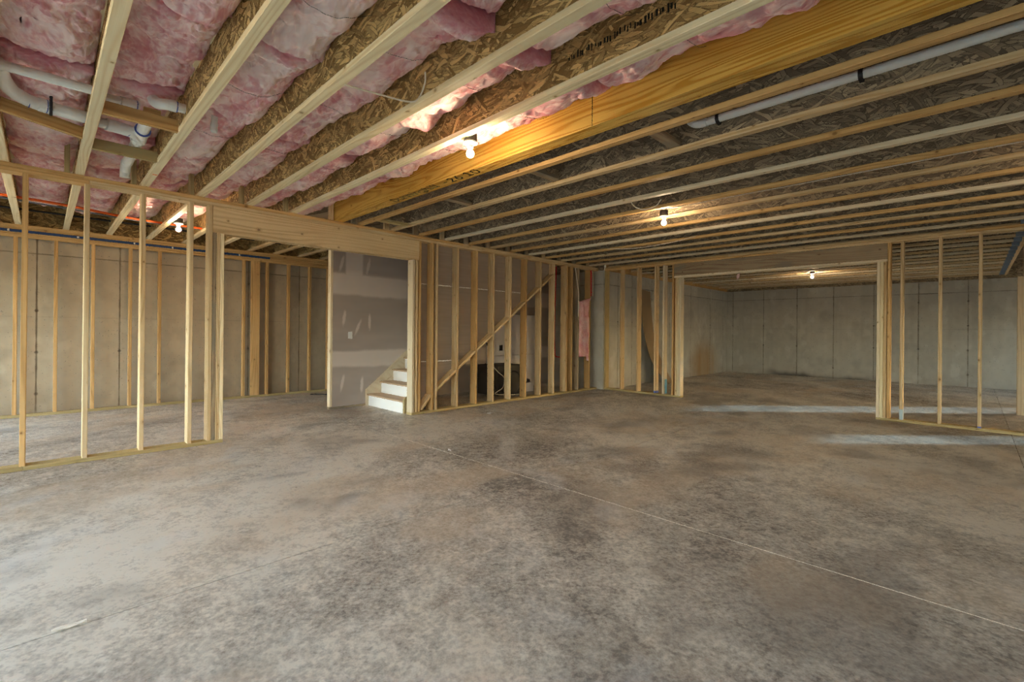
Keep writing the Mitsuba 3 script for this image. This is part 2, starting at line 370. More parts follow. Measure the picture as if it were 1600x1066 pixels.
for x in (2.72, 3.17, 3.62, 4.07):           # the stairwell side of the left-hand room
    joist(x, 7.45, 9.66, 'lumber')
RIGHT = [3.085 + 0.4922 * k for k in range(12)]
for i, x in enumerate(RIGHT):
    joist(x, YS + 0.02, 6.112, ('lumber_warm', 'lumber', 'lumber_warm', 'lumber_white')[i % 4] if i else 'lumber_warm', 'strand_board_grey')
FARJ = [8.985 + 0.4922 * k for k in range(15)]
for i, x in enumerate(FARJ):
    joist(x, -0.46, 5.84, 'lumber_white' if i % 2 else 'lumber', 'strand_board_grey')
# the beam of three laminated plies, flush with the joists
beam = tag(name('ceiling__beam'), 'yellow laminated wood beam between the insulated and the bare joists')
for i in range(3):
    put(beam + '__ply', box(2.705 + 0.0445 * i, 2.705 + 0.0445 * i + 0.0440, YS + 0.02, 6.03, H, ZT - 0.002, 0.002), 'laminated')
put(beam + '__ply_joint', box(2.7042, 2.7054, 1.905, 1.910, H + 0.002, ZT - 0.01, 0.0002), 'ink')
txt = meshkit.text_mesh('Dunninghill  -26 10', 0.095, 0.0008)
txt.apply_transform(np.array([[0, -1, 0, 2.792], [-1.2, 0, 0, 4.62], [0, 0, -1, H - 0.0002], [0, 0, 0, 1.0]]))
txt.invert() if txt.volume < 0 else None
txt = trimesh.intersections.slice_mesh_plane(txt, [-1, 0, 0], [2.8375, 0, 0])
tag(put(beam + '__writing', txt, 'ink'), 'black handwriting cut off along the beam edge')
for i in range(11):
    y = 1.72 - 0.062 * i
    for q in range(3):
        put('ceiling__stencil_mark', box(2.1858, 2.1868, y - 0.05 + 0.017 * q, y - 0.05 + 0.017 * q + R.uniform(0.006, 0.014), H + 0.155 + R.uniform(0, 0.02), H + 0.195 + R.uniform(-0.015, 0.01), 0.0002), 'ink')
put('ceiling__paint_mark', box(0.722, 0.757, 5.465, 5.49, H - 0.0006, H - 0.0001, 0.0001), 'orange_tube')
# squash blocks standing on the framed wall beside the joists, and the blocks between joists
for x in LEFT[3:]:
    put('ceiling__squash_block', box(x - 0.105, x - 0.067, 6.0, 6.089, H, H + 0.31), 'lumber_treated')
put('ceiling__squash_block', box(2.655, 2.693, 5.99, 6.079, H, H + 0.31), 'lumber')
for x in RIGHT[:]:
    put('ceiling__squash_block', box(x - 0.135, x - 0.05, 6.0, 6.038, H, H + 0.31), 'lumber_weathered' if R.random() < .6 else 'lumber')
put('ceiling__rim_board', box(4.12, 8.78, 6.115, 6.138, H, ZT - 0.01, 0.001), 'strand_board_grey')
put('ceiling__rim_board', box(XL, 4.3, 9.665, 9.69, H, ZT, 0.001), 'strand_board')
put('ceiling__rim_board', box(XL, 8.85, 9.77, 9.80, 2.650, ZT, 0.001), 'strand_board')
put('ceiling__rim_board', box(8.95, XF, 5.862, 5.90, 2.650, ZT, 0.001), 'lumber_warm')
put('ceiling__rim_board', box(8.815, 8.85, 5.87, 9.7, 2.650, ZT, 0.001), 'strand_board_grey')
put('ceiling__rim_board', box(XF + 0.016, XF + 0.06, YS, 5.95, 2.650, ZT, 0.001), 'strand_board_grey')
put('ceiling__rim_board', box(XL, XF, YS - 0.05, YS - 0.01, H, ZT, 0.001), 'strand_board_grey')
put('ceiling__rim_board', box(XL - 0.05, XL - 0.01, YS, 9.7, H, ZT, 0.001), 'strand_board_grey')
for y, x0, x1 in ((4.17, 0.274, 0.697), (5.06, 0.274, 0.697)):
    put('ceiling__blocking', box(x0 + 0.0, x1, y, y + 0.038, H + 0.003, H + 0.092), 'lumber_warm' if y < 5 else 'lumber_treated')
put('ceiling__blocking', bar((-0.213, 4.62, H + 0.047), (0.209, 4.86, H + 0.047), 0.038, 0.089), 'lumber_warm')
put('ceiling__blocking', box(0.50, 0.60, 4.21, 4.248, H + 0.05, H + 0.14), 'lumber_warm')
put('ceiling__blocking', box(-0.03, 0.04, 4.79, 4.83, H + 0.05, H + 0.13), 'lumber_warm')
for y in (1.70, 2.92, 4.24):
    put('ceiling__blocking', box(3.118, 3.544, y - 0.045, y + 0.045, H + 0.04, H + 0.078), 'lumber_weathered')
put('ceiling__blocking', box(3.118, 3.544, 5.55, 5.64, H + 0.0, H + 0.038), 'lumber_treated')
# flush beam, hangers and plates of the room beyond
put('ceiling__hanger_beam', box(8.99, XF, -0.56, -0.515, H - 0.0, ZT - 0.002), 'lumber')
for x in FARJ:
    put('ceiling__joist_hanger', join(trimesh.creation.box(bounds=[[x - 0.04, -0.515, H - 0.002], [x + 0.04, -0.43, H]]),
        *[trimesh.creation.box(bounds=[[x + s - 0.001, -0.515, H - 0.002], [x + s + 0.001, -0.43, H + 0.24]]) for s in (-0.0385, 0.0385)],
        *[trimesh.creation.box(bounds=[[x + s - 0.022, -0.515, H - 0.002], [x + s + 0.022, -0.512, H + 0.24]]) for s in (-0.06, 0.06)]), 'steel')

# ------------------------------------------------------------------ stud walls
def stud(wall, x0, y0, z0, z1, mat='lumber', part='stud', w=0.038, d=0.140, bend=0.0):
    return put(f'{wall}__{part}', bar((x0 + w / 2, y0 + d / 2, z0), (x0 + w / 2 + bend, y0 + d / 2, z1), w, d, (0, 1, 0)), mat)
P = 0.038
W = structure('wall_framed')
YA = 6.0
for a, b in ((-1.88, -0.112), (-0.11, 1.441)):
    put(W + '__bottom_plate', box(a, b, YA, YA + 0.140, 0, P), 'lumber_treated')
put(W + '__bottom_plate', box(3.926, 8.78, YA, YA + 0.140, 0, P), 'lumber_treated')
for i, (a, b) in enumerate(((-1.88, 0.27), (0.272, 4.9), (4.902, 8.79))):
    put(W + '__top_plate', box(a, b, YA, YA + 0.140, H - P, H - 0.0005), ('lumber_warm', 'lumber_warm', 'lumber')[i])
for i, (a, b) in enumerate(((-1.88, 0.31), (0.312, 5.3), (5.302, 8.79))):
    put(W + '__top_plate', box(a, b, YA, YA + 0.140, H - 2 * P, H - P - 0.0005), ('lumber_warm', 'lumber', 'lumber')[i])
ZP = H - 2 * P
for i, x in enumerate((-1.78, -1.39, -0.98, -0.56, -0.137, 0.273, 0.697, 1.106)):
    stud(W, x, YA, P, ZP, 'lumber_warm' if i in (4,) else 'lumber', bend=0.006)
stud(W, 1.288, YA, P, ZP, 'lumber', 'king_stud')
HB = 2.349
for x, m, dy in ((1.3285, 'lumber_weathered', 0.002), (1.3665, 'lumber', 0.0), (1.4045, 'lumber_pale', -0.001)):
    stud(W, x, YA + dy, P, HB, m, 'jack_stud', w=0.0355)
put(W + '__header', box(1.328, 4.037, YA + 0.001, YA + 0.040, HB, ZP - 0.001), 'lumber')
put(W + '__header', box(1.328, 4.037, YA + 0.099, YA + 0.138, HB, ZP - 0.001), 'lumber')
for x, m in ((3.926, 'lumber_white'), (3.984, 'lumber')):
    stud(W, x, YA, P, HB, m, 'jack_stud')
stud(W, 4.040, YA, P, ZP, 'lumber_warm', 'king_stud')
# from here the studs stand on, and carry, the sloping plate under the stair wallboard
SLOPE = (2.165 - 0.386) / (6.844 - 4.391)
line = lambda x: 0.386 + (x - 4.391) * SLOPE
right = [4.277, 4.357, 4.774, 5.183, 5.578, 6.002, 6.414, 6.836, 7.244]
for i, x in enumerate(right):
    stud(W, x, YA, P, ZP, ('lumber_warm', 'lumber', 'lumber')[i % 3], bend=R.uniform(-.004, .004))
edges = [4.078] + [v for x in right for v in (x, x + P)]
for a, b in [(edges[i], edges[i + 1]) for i in range(0, len(edges) - 1, 2)]:
    if line(b) > 0.12 and b - a > 0.1:
        a1, b1 = a + 0.002, min(b - 0.002, 7.24)
        za, zb = line(a1) - 0.03, line(b1) - 0.03
        if a < 4.2:
            a1 = 4.10; za = 0.065; zb = line(b1) - 0.03
        put(W + '__slope_plate', bar((a1, YA + 0.070, za), (b1, YA + 0.070, zb), 0.140, 0.038), 'lumber')
for x, m in ((7.63, 'lumber'), (7.668, 'lumber_warm'), (7.839, 'lumber_warm'), (8.062, 'lumber_weathered'), (8.478, 'lumber_warm')):
    stud(W, x, YA, P, ZP, m)
# wallboard on the stair side of those studs, cut along the slope
WB = structure('wall_stair')
for z0, z1 in ((0.05, 0.785), (0.795, 2.008), (2.018, 2.72)):
    x0 = 4.10
    xa = max(x0, 4.391 + (z0 - 0.386) / SLOPE); xb = max(x0, 4.391 + (z1 - 0.386) / SLOPE)
    poly = [(x0, z0), (xa, z0), (xb, z1), (x0, z1)]
    if abs(xa - x0) < 1e-6: poly = [(x0, z0), (xb, z1), (x0, z1)]
    put(WB + '__wallboard', extrude(poly, YA + 0.142, YA + 0.154), 'paper_board')
for z in (0.79, 2.013):
    put(WB + '__board_edge', trimesh.creation.box(bounds=[[4.1, YA + 0.1405, z - 0.007], [max(4.4, 4.391 + (z - 0.386) / SLOPE), YA + 0.1425, z + 0.007]]), 'white_paint')

# stud wall in front of the back concrete
W = structure('wall_studded')
YC = 9.549
put(W + '__bottom_plate', box(XL, 4.3, YC, YC + 0.089, 0, P), 'lumber_treated')
for a, b, z, m in ((XL, 4.3, 2.6865, 'lumber_warm'), (XL, 4.3, 2.648, 'lumber_warm'), (XL, 4.3, 2.588, 'lumber_warm'), (XL, 4.3, 2.549, 'lumber_warm')):
    put(W + '__top_plate', box(a, b, YC, YC + 0.089, z, z + 0.0375), m)
put(W + '__packing', box(3.06, 4.3, YC, YC + 0.089, 2.626, 2.6475), 'lumber_warm')
for x in (-1.5, -1.1, -0.7, -0.290, 0.118, 0.526, 0.968, 1.347, 1.75, 2.16, 2.60, 3.0, 3.39, 3.80, 4.18):
    stud(W, x, YC, P, 2.549, 'lumber_warm', w=0.042, d=0.089)
put(W + '__flat_stud', box(2.735, 2.885, YC, YC + P, P, 2.549), 'lumber_warm')
strip = put('gasket_strip', box(XL, 3.055, YC - 0.008, YC - 0.0005, 2.612, 2.650, 0.001), 'blue_foam')
tag(strip, 'dark blue foam strip between the top plates of the back stud wall', 'foam strip')
for x in (-0.35, 0.36, 1.02, 1.52, 2.02, 2.52):
    put(strip + '__clip', box(x, x + 0.022, YC - 0.016, YC - 0.008, 2.618, 2.644, 0.002), 'white_paint')

# wall B, framed, with the wide opening to the room beyond
W = structure('wall_partition')
XB = 8.846
def studB(y0, z0, z1, mat='lumber', part='stud', bend=0.0):
    return put(f'{W}__{part}', bar((XB + 0.070, y0 + P / 2, z0), (XB + 0.070, y0 + P / 2 + bend, z1), 0.038, 0.140, (1, 0, 0)), mat)
for a, b in ((-0.50, 1.034), (4.09, 5.858)):
    put(W + '__bottom_plate', box(XB, XB + 0.140, a, b, 0, P), 'lumber_treated')
for i, (a, b) in enumerate(((-0.50, 0.08), (0.082, 3.2), (3.202, 5.858))):
    put(W + '__top_plate', box(XB, XB + 0.140, a, b, H - P, H - 0.001), ('lumber_warm', 'lumber', 'lumber_warm')[i])
for i, (a, b) in enumerate(((-0.50, -0.06), (-0.058, 2.4), (2.402, 5.858))):
    put(W + '__top_plate', box(XB, XB + 0.140, a, b, ZP, H - P - 0.001), ('lumber', 'lumber', 'lumber_warm')[i])
for y, m in ((5.82, 'lumber_treated'), (5.426, 'lumber'), (5.02, 'lumber'), (4.62, 'lumber'), (4.437, 'lumber_white'), (0.725, 'lumber'), (0.312, 'lumber'), (-0.086, 'lumber')):
    k = studB(y, P, ZP, m)
    if abs(y - 0.725) < 1e-3: put(k + '__paint', box(XB - 0.001, XB + 0.141, y - 0.001, y + P + 0.001, P + 0.001, 0.19, 0.0005), 'pale_blue_paint')
    if abs(y + 0.086) < 1e-3: put(k + '__paint', box(XB - 0.001, XB + 0.141, y - 0.001, y + P + 0.001, P + 0.001, 0.06, 0.0005), 'blue_print')
    if abs(y - 4.62) < 1e-3: put(k + '__paint', box(XB - 0.001, XB + 0.141, y - 0.001, y + P + 0.001, P + 0.001, 0.085, 0.0005), 'blue_print')
    if abs(y - 4.437) < 1e-3: put(k + '__paint', box(XB + 0.045, XB + 0.142, y - 0.0015, y + P, P + 0.001, 0.33, 0.0005), 'blue_paint')
studB(4.240, P, ZP, 'lumber_warm', 'king_stud'); studB(0.872, P, ZP, 'lumber_warm', 'king_stud')
for y, m in ((4.09, 'lumber_white'), (4.1295, 'lumber_pale'), (4.169, 'lumber'), (0.996, 'lumber_white'), (0.9565, 'lumber_pale'), (0.917, 'lumber')):
    studB(y, P, 2.372, m, 'jack_stud')
put(W + '__header_plate', box(XB, XB + 0.140, 0.912, 4.236, 2.3725, 2.410), 'lumber_white')
put(W + '__header', box(XB + 0.001, XB + 0.040, 0.912, 4.236, 2.4105, ZP - 0.001), 'lumber_weathered')
put(W + '__header', box(XB + 0.099, XB + 0.138, 0.912, 4.236, 2.4105, ZP - 0.001), 'lumber_weathered')

# the framed end wall beyond on the right, with its own header and posts
W = structure('wall_end')
put(W + '__post', box(11.22, 11.258, -0.60, -0.511, 0, 2.24), 'lumber_warm')
for k in range(3):
    put(W + '__post', box(11.181 - 0.039 * k, 11.219 - 0.039 * k, -0.60, -0.511, 0.0, 2.24), 'lumber_white' if k else 'lumber')
put(W + '__header', box(9.03, 11.26, -0.605, -0.57, 2.24, H - 0.001), 'lumber_weathered')
put(W + '__post', box(8.99, 9.028, -0.60, -0.511, 0, 2.24), 'lumber')
put(W + '__post', box(8.99, 9.028, -0.60, -0.57, 2.24, H - 0.01), 'lumber')
for x in (11.7, 12.1, 12.5):
    pass

# ------------------------------------------------------------------ wallboarded wall by the stairs
W = structure('wall_boarded')
YD = 7.315
put(W + '__wallboard', box(3.289, 8.7, YD, YD + 0.0127, 0.035, ZP, 0.001), 'taped_board')
put(W + '__end_stud', box(3.25, 3.288, YD - 0.001, YD + 0.102, P, ZP), 'lumber_white')
put(W + '__bottom_plate', box(3.25, 3.92, YD + 0.013, YD + 0.102, 0, P), 'lumber_weathered')
put(W + '__bottom_plate', box(3.262, 3.875, YD + 0.0005, YD + 0.012, 0, 0.032, 0.001), 'lumber_weathered')
put(W + '__top_plate', box(3.25, 8.7, YD + 0.013, YD + 0.102, ZP, H), 'lumber')
plate = put('switch_plate', box(3.548, 3.622, YD - 0.007, YD - 0.0002, 1.135, 1.25, 0.003), 'white_paint')
tag(plate, 'square white switch plate on the taped wallboard beside the stairs', 'switch plate')
put(plate + '__toggle', box(3.578, 3.592, YD - 0.012, YD - 0.007, 1.18, 1.205, 0.002), 'white_paint')

# ------------------------------------------------------------------ stairs
st = thing('staircase', 'white stairs with bare wooden treads rising behind the stud wall opening', 'stairs')
RISE, RUN, X0, Y0, Y1 = 0.1985, 0.236, 3.912, 6.195, 7.29
for i in range(13):
    x, z = X0 + RUN * i, RISE * i
    put(st + '__riser', box(x, x + 0.018, Y0 + 0.02, Y1, z + 0.001 if i == 0 else z, z + RISE - 0.026, 0.001), 'white_paint')
    put(st + '__tread', box(x - 0.03, x + RUN + 0.012, Y0 + 0.02, Y1, z + RISE - 0.026, z + RISE, 0.005), 'tread_board')
put(st + '__skirt_board', extrude([(3.862, 0.002), (3.862, 0.27), (4.2, 0.27 + 0.34 * 0.80), (7.0, 0.27 + 3.14 * 0.815), (7.0, 2.35), (4.2, 0.02)], 7.293, 7.313), 'lumber_white')
tag(put(st + '__stringer', extrude([(3.905, 0.002), (3.905, 0.215), (4.0, 0.28), (7.0, 0.28 + 3.0 * 0.84), (7.0, 2.35), (4.2, 0.02)], Y0 - 0.02, Y0 + 0.018), 'lumber_treated'), 'brown wooden side stringer of the stairs')

# ------------------------------------------------------------------ insulation batts
def batt(x0, x1, y0, y1, zb, sag, seed, droop0=0.0, droop1=0.0, res=0.014, zt=None):
    nx, ny = max(10, int((x1 - x0) / res)), max(14, int((y1 - y0) / (res * 1.3)))
    s, t = np.linspace(-1, 1, nx), np.linspace(0, 1, ny)
    S, Tt = np.meshgrid(s, t)
    X, Y = x0 + (S + 1) / 2 * (x1 - x0), y0 + Tt * (y1 - y0)
    q = np.stack([X, Y, np.full_like(X, seed * 3.7)], -1)
    ex = 1 - np.abs(S) ** 5
    ey = np.minimum(1, np.minimum(Tt, 1 - Tt) / 0.05) ** 0.6
    Z = zb - sag * (1 - S * S) * (0.45 + 0.55 * ey) - 0.075 * (meshkit.fbm(q * [3.5, 2.6, 1], 3, seed) - 0.47) * 2
    rdg = 1 - np.abs(2 * meshkit.fbm(q * [5, 4, 1] + 4 * meshkit.fbm(q * [3, 3, 1], 2, seed + 8)[..., None], 3, seed + 4) - 1)
    Z += 0.028 * rdg ** 6
    Z -= 0.045 * (meshkit.fbm(q * [13, 9, 1], 3, seed + 5) - 0.5) + 0.026 * (meshkit.fbm(q * [42, 20, 1], 2, seed + 9) - 0.5)
    Z += 0.05 * (1 - ex * ey)
    dr0, dr1 = np.clip(1 - Tt / 0.14, 0, 1), np.clip(1 - (1 - Tt) / 0.14, 0, 1)
    jag = 0.6 + 0.8 * meshkit.fbm(q * [6, 1, 1], 2, seed + 6)
    Z -= (droop0 * dr0 ** 1.2 + droop1 * dr1 ** 1.2) * jag
    cut = np.clip(np.maximum((1 - Tt / 0.035) * (0.4 + 6 * droop0), (1 - (1 - Tt) / 0.035) * (0.4 + 6 * droop1)), 0, 1)
    Yj = Y + 0.006 * (meshkit.fbm(q * [9, 0, 1], 2, seed + 2) - 0.5) * ((Tt < 0.02) | (Tt > 0.98)) * 2
    zt = ZT - 0.004 if zt is None else zt
    Z = np.minimum(Z, zt - 0.03)
    bot = np.stack([X, Yj, Z], -1).reshape(-1, 3)
    top = np.stack([X, Y, np.full_like(Z, zt)], -1).reshape(-1, 3)
    idx = np.arange(nx * ny).reshape(ny, nx)
    a, b, c, d = idx[:-1, :-1].ravel(), idx[:-1, 1:].ravel(), idx[1:, 1:].ravel(), idx[1:, :-1].ravel()
    Fc = [np.stack([a, c, b], 1), np.stack([a, d, c], 1)]
    n = nx * ny
    V = [bot]
    ring = np.concatenate([idx[0, :], idx[1:, -1], idx[-1, -2::-1], idx[-2:0:-1, 0]])
    mid = top[ring] * [1, 1, 0] + [0, 0, zt]
    V.append(mid)
    m = len(ring); j = np.arange(m); k = (j + 1) % m
    Fc += [np.stack([ring[j], ring[k], n + k], 1), np.stack([ring[j], n + k, n + j], 1)]
    V.append(top[[0]] * 0 + [[(x0 + x1) / 2, (y0 + y1) / 2, zt]])
    Fc.append(np.stack([n + j, n + k, np.full(m, n + m)], 1))
    uvs = np.zeros((len(bot) + m + 1, 2)); uvs[:n, 0] = cut.ravel(); uvs[n:n + m, 0] = cut.ravel()[ring]
    return np.vstack(V), np.vstack(Fc), uvs
BAYS = [(-0.734, -0.246), (-0.246, 0.2415), (0.2415, 0.729), (0.729, 1.217), (1.217, 1.7045), (1.7045, 2.192), (2.192, 2.70)]
where = ['left of the leftmost joist', 'in the bay of the bent drain', 'in the bay of the pipe tee', 'in the bay of the capped pipe', 'in the bay of the white cable', 'in the bay of the lit pink flap', 'along the yellow beam']
nth = ['first', 'second', 'third', 'fourth', 'fifth', 'sixth', 'seventh', 'eighth', 'ninth']
WADS = []
starts = [0.95, 0.47, 0.44, 0.44, 0.60, 0.62, 0.52]
for b, (xa, xb) in enumerate(BAYS):
    y, n = starts[b] - 1.22, 0
    while y < 8.6:
        y1 = min(y + 1.22, 8.95)
        d0 = R.choice((0, 0.0, 0.03, 0.05)) if b != 2 else 0.02
        d1 = R.choice((0, 0.0, 0.03)) if b != 2 else 0.0
        at = lambda bay, seam: b == bay and abs(y - seam) < 0.06
        if at(4, 1.82): d0 = 0.12
        if at(5, 1.84): d0, d1 = 0.11, 0.15
        if at(5, 3.06): d0 = 0.0
        if at(6, 1.74): d0 = 0.05
        if at(6, 4.18): d0 = 0.06
        if at(2, 2.88) or at(3, 2.88): d0 = 0.05
        zb = H + (0.225 if b < 6 else 0.185) + R.uniform(-0.02, 0.02)
        sag = R.uniform(0.05, 0.085) if b > 2 else R.uniform(0.06, 0.10)
        if b in (1, 2) and y + 1.2 > 3.2 and y < 6: zb, sag, d0, d1 = H + 0.26, 0.03, 0.05, 0.02
        if y > 6.5: zb += 0.03
        wad = batt(xa + 0.008, xb - 0.008, y + 0.007, y1 - 0.007, zb, sag, b * 20 + n, d0, d1, 0.012 if y < 5 else 0.02)
        WADS.append(wad[0])
        k = put('insulation_batt', wad, 'wool', True)
        tag(k, f'{nth[n]} pink fibreglass batt {where[b]}, from the near end', 'insulation', f'pink batts {where[b]}')
        y, n = y1, n + 1
tag(put('insulation_batt', batt(3.092, 3.50, 0.45, 1.55, H + 0.24, 0.03, 301, res=0.02), 'wool', True), 'thin pink batt above the white pipe under the right-hand joists', 'insulation')
tag(put('insulation_batt', batt(2.845, 3.078, 3.3, 4.6, H + 0.16, 0.03, 302, res=0.02), 'wool', True), 'pink batt in the narrow gap right of the yellow beam', 'insulation')
# spring wires that hold the batts
for b, (xa, xb) in enumerate(BAYS):
    if b in (1, 2): continue
    for q in range(4):
        y = starts[b] + 0.55 + q * 1.15 + R.uniform(-0.15, 0.15)
        if y > 5.8: continue
        vs = np.vstack(WADS)
        pts = []
        for f in np.linspace(0, 1, 15):
            x = xa + 0.012 + f * (xb - xa - 0.024)
            yy = y + 0.05 * math.sin(3.0 * f + q) + 0.03 * f
            near_ = vs[(np.abs(vs[:, 0] - x) < 0.03) & (np.abs(vs[:, 1] - yy) < 0.03)]
            pts.append((x, yy, (near_[:, 2].min() if len(near_) else H + 0.15) - 0.004))
        zz = np.array([p_[2] for p_ in pts])
        zz = np.minimum(zz, np.convolve(np.pad(zz, 2, mode='edge'), np.ones(5) / 5, 'valid'))
        k = put('support_wire', tube(curve([(p_[0], p_[1], z_) for p_, z_ in zip(pts, zz)], 3), 0.0010, 6), 'dark_wire', True)
        tag(k, f'{nth[q]} dark spring wire {where[b]}, from the near end', 'wire', f'support wires {where[b]}')

# ------------------------------------------------------------------ lamps
def lamp(x, y, label, side=1, dark=False):
    k = thing('ceiling_bulb', label, 'light bulb')
    zb = H - 0.022
    put(k + '__junction_box', lathe([(0, 0), (0.048, 0), (0.050, 0.004), (0.050, 0.062), (0, 0.062)], (x, y, zb), 8), 'grey_box', 30)
    if not dark:
        put(k + '__lampholder', lathe([(0, -0.042), (0.022, -0.042), (0.026, -0.028), (0.030, -0.016), (0.054, -0.010), (0.057, -0.002), (0.055, 0.0), (0, 0.0)], (x, y, zb), 40), 'porcelain', 30)
    else:
        put(k + '__lampholder', lathe([(0, -0.042), (0.022, -0.042), (0.024, -0.02), (0.046, -0.012), (0.047, 0.0), (0, 0.0)], (x, y, zb), 40), 'porcelain', 30)
    put(k + '__bulb_neck', lathe([(0, -0.062), (0.0145, -0.062), (0.0135, -0.040), (0, -0.040)], (x, y, zb), 24), 'bulb_glass', 30)
    m = trimesh.creation.icosphere(3, 0.030); m.apply_translation((x, y, zb - 0.086))
    put(k + '__bulb', m, 'bulb_glass', True, emitter={'type': 'area', 'radiance': {'type': 'rgb', 'value': [BULB * 1.05, BULB * 0.78, BULB * 0.48]}})
lamp(2.262, 2.70, 'glowing bare bulb in a white holder beside the yellow beam')
lamp(5.31, 2.68, 'glowing bare bulb among the bare joists near the ceiling centre', dark=True)
lamp(12.70, 2.69, 'glowing bare bulb seen through the wide opening in the far room')
lamp(1.29, 7.64, 'glowing bare bulb in the left room behind the stud wall')
lamp(-0.95, 7.05, 'bare bulb farther left in the left room')
lamp(-0.80, 2.70, 'bare bulb near the left outer wall')
lamp(5.31, -1.2, 'bare bulb behind the camera among the bare joists')

# ------------------------------------------------------------------ plumbing over the left bays
def ring(p, axis, r, w=0.012):
    a = np.array(axis, float) / np.linalg.norm(axis)
    return tube([np.array(p) - a * w / 2, np.array(p) + a * w / 2], r, 24)
k = thing('vent_pipe', 'thin straight white pipe crossing the leftmost bay below the batts', 'pipe')
put(k + '__pipe', tube([(-0.9, 4.17, 2.86), (0.225, 4.17, 2.86)], 0.030, 24), 'pvc', True)
k = thing('drain_pipe', 'thick bent white drain pipe strapped below the leftmost batts', 'pipe')
put(k + '__pipe', tube(curve([(-0.20, 4.20, 2.875), (-0.19, 4.38, 2.865), (-0.15, 4.56, 2.855), (-0.06, 4.67, 2.85), (0.06, 4.70, 2.85), (0.228, 4.72, 2.85)], 12), 0.043, 24), 'pvc', True)
put(k + '__coupling', tube([(-0.03, 4.685, 2.85), (0.05, 4.70, 2.85)], 0.047, 24), 'pvc', 30)
for x, y in ((-0.075, 4.662), (0.012, 4.69)):
    put(k + '__joint_ring', ring((x, y, 2.85), (1, 0.2, 0), 0.0475, 0.004), 'blue_print', 30)
tag(put(k + '__strap', tube(curve([(0.035, 4.80, H + 0.02), (0.035, 4.765, 2.83), (0.035, 4.70, 2.803), (0.035, 4.64, 2.83), (0.035, 4.64, 2.92)]), 0.009, 8), 'dark_wire', True), 'dark perforated metal strap')
k = thing('tee_pipe', 'white drain pipe with a tee and blue rings between the joists', 'pipe')
put(k + '__branch', tube([(0.255, 4.75, 2.85), (0.36, 4.76, 2.85)], 0.036, 24), 'pvc', True)
put(k + '__elbow', tube(curve([(0.335, 4.755, 2.85), (0.44, 4.775, 2.85), (0.50, 4.80, 2.85), (0.545, 4.85, 2.85)], 8), 0.046, 24), 'pvc', True)
put(k + '__run', tube([(0.555, 4.42, 2.865), (0.56, 5.72, 2.85)], 0.041, 24), 'pvc', True)
put(k + '__tee', tube([(0.556, 4.73, 2.86), (0.556, 4.98, 2.857)], 0.049, 24), 'pvc', 30)
put(k + '__collar', tube([(0.556, 4.72, 2.86), (0.556, 4.765, 2.86)], 0.054, 24), 'pvc', 30)
put(k + '__collar', tube([(0.556, 4.94, 2.858), (0.556, 4.985, 2.858)], 0.054, 24), 'pvc', 30)
for p, a, r in (((0.556, 4.716, 2.86), (0, 1, 0), 0.0535), ((0.47, 4.787, 2.85), (1, 0.4, 0), 0.0475), ((0.556, 4.99, 2.858), (0, 1, 0), 0.0505)):
    put(k + '__joint_ring', ring(p, a, r, 0.005), 'blue_print', 30)
put(k + '__upright', tube(curve([(0.555, 5.70, 2.85), (0.557, 5.80, 2.845), (0.558, 5.86, 2.80), (0.558, 5.87, 2.74)], 8), 0.041, 24), 'pvc', True)
k = thing('branch_pipe', 'short white pipe end with a coupling above the wooden block', 'pipe')
put(k + '__pipe', tube([(0.255, 4.335, 2.90), (0.40, 4.34, 2.90)], 0.030, 24), 'pvc', True)
put(k + '__coupling', tube(curve([(0.385, 4.34, 2.90), (0.45, 4.343, 2.90), (0.485, 4.35, 2.90)], 8), 0.036, 24), 'pvc', True)
for x in (0.386, 0.475):
    put(k + '__joint_ring', ring((x, 4.345, 2.90), (1, 0.1, 0), 0.0375, 0.005), 'blue_print', 30)
k = thing('elbow_pipe', 'white elbow pipe passing through the joist right of the tee', 'pipe')
put(k + '__elbow', tube(curve([(0.545, 4.20, 2.97), (0.55, 4.16, 2.91), (0.565, 4.12, 2.875), (0.61, 4.08, 2.87), (0.655, 4.075, 2.872)], 8), 0.037, 24), 'pvc', True)
put(k + '__coupling', tube([(0.63, 4.077, 2.872), (0.668, 4.075, 2.872)], 0.040, 24), 'pvc', 30)
put(k + '__joint_ring', ring((0.672, 4.075, 2.872), (1, 0, 0), 0.0375, 0.005), 'blue_print', 30)
put(k + '__pipe', tube([(0.66, 4.075, 2.872), (0.722, 4.075, 2.872)], 0.033, 24), 'pvc', True)
k = thing('capped_pipe', 'short white capped pipe hanging right of the second joist', 'pipe')
put(k + '__pipe', tube([(0.93, 4.17, 2.99), (0.93, 4.20, 2.84)], 0.022, 20), 'pvc', True)
put(k + '__cap', tube([(0.93, 4.192, 2.875), (0.93, 4.203, 2.82), (0.93, 4.206, 2.805)], [0.026, 0.026, 0.016], 20), 'pvc', 30)
# white pipe beside the right-hand joists
k = thing('conduit', 'long white pipe clipped along the second bare joist', 'pipe')
put(k + '__pipe', tube([(3.532, -2.2, 2.88), (3.532, 1.46, 2.88)], 0.0285, 24), 'pvc', True)
put(k + '__elbow', tube(curve([(3.532, 1.44, 2.88), (3.527, 1.51, 2.883), (3.505, 1.55, 2.905), (3.49, 1.57, 2.95)], 8), 0.031, 24), 'pvc', True)
for y in (0.50, 1.36):
    tag(put(k + '__clamp', join(tube([(3.532, y - 0.012, 2.88), (3.532, y + 0.012, 2.88)], 0.034, 24), (lambda b: trimesh.creation.box(bounds=b))([[3.53, y - 0.012, 2.845], [3.571, y + 0.012, 2.862]])), 'black_plastic', 30), 'black clamp')
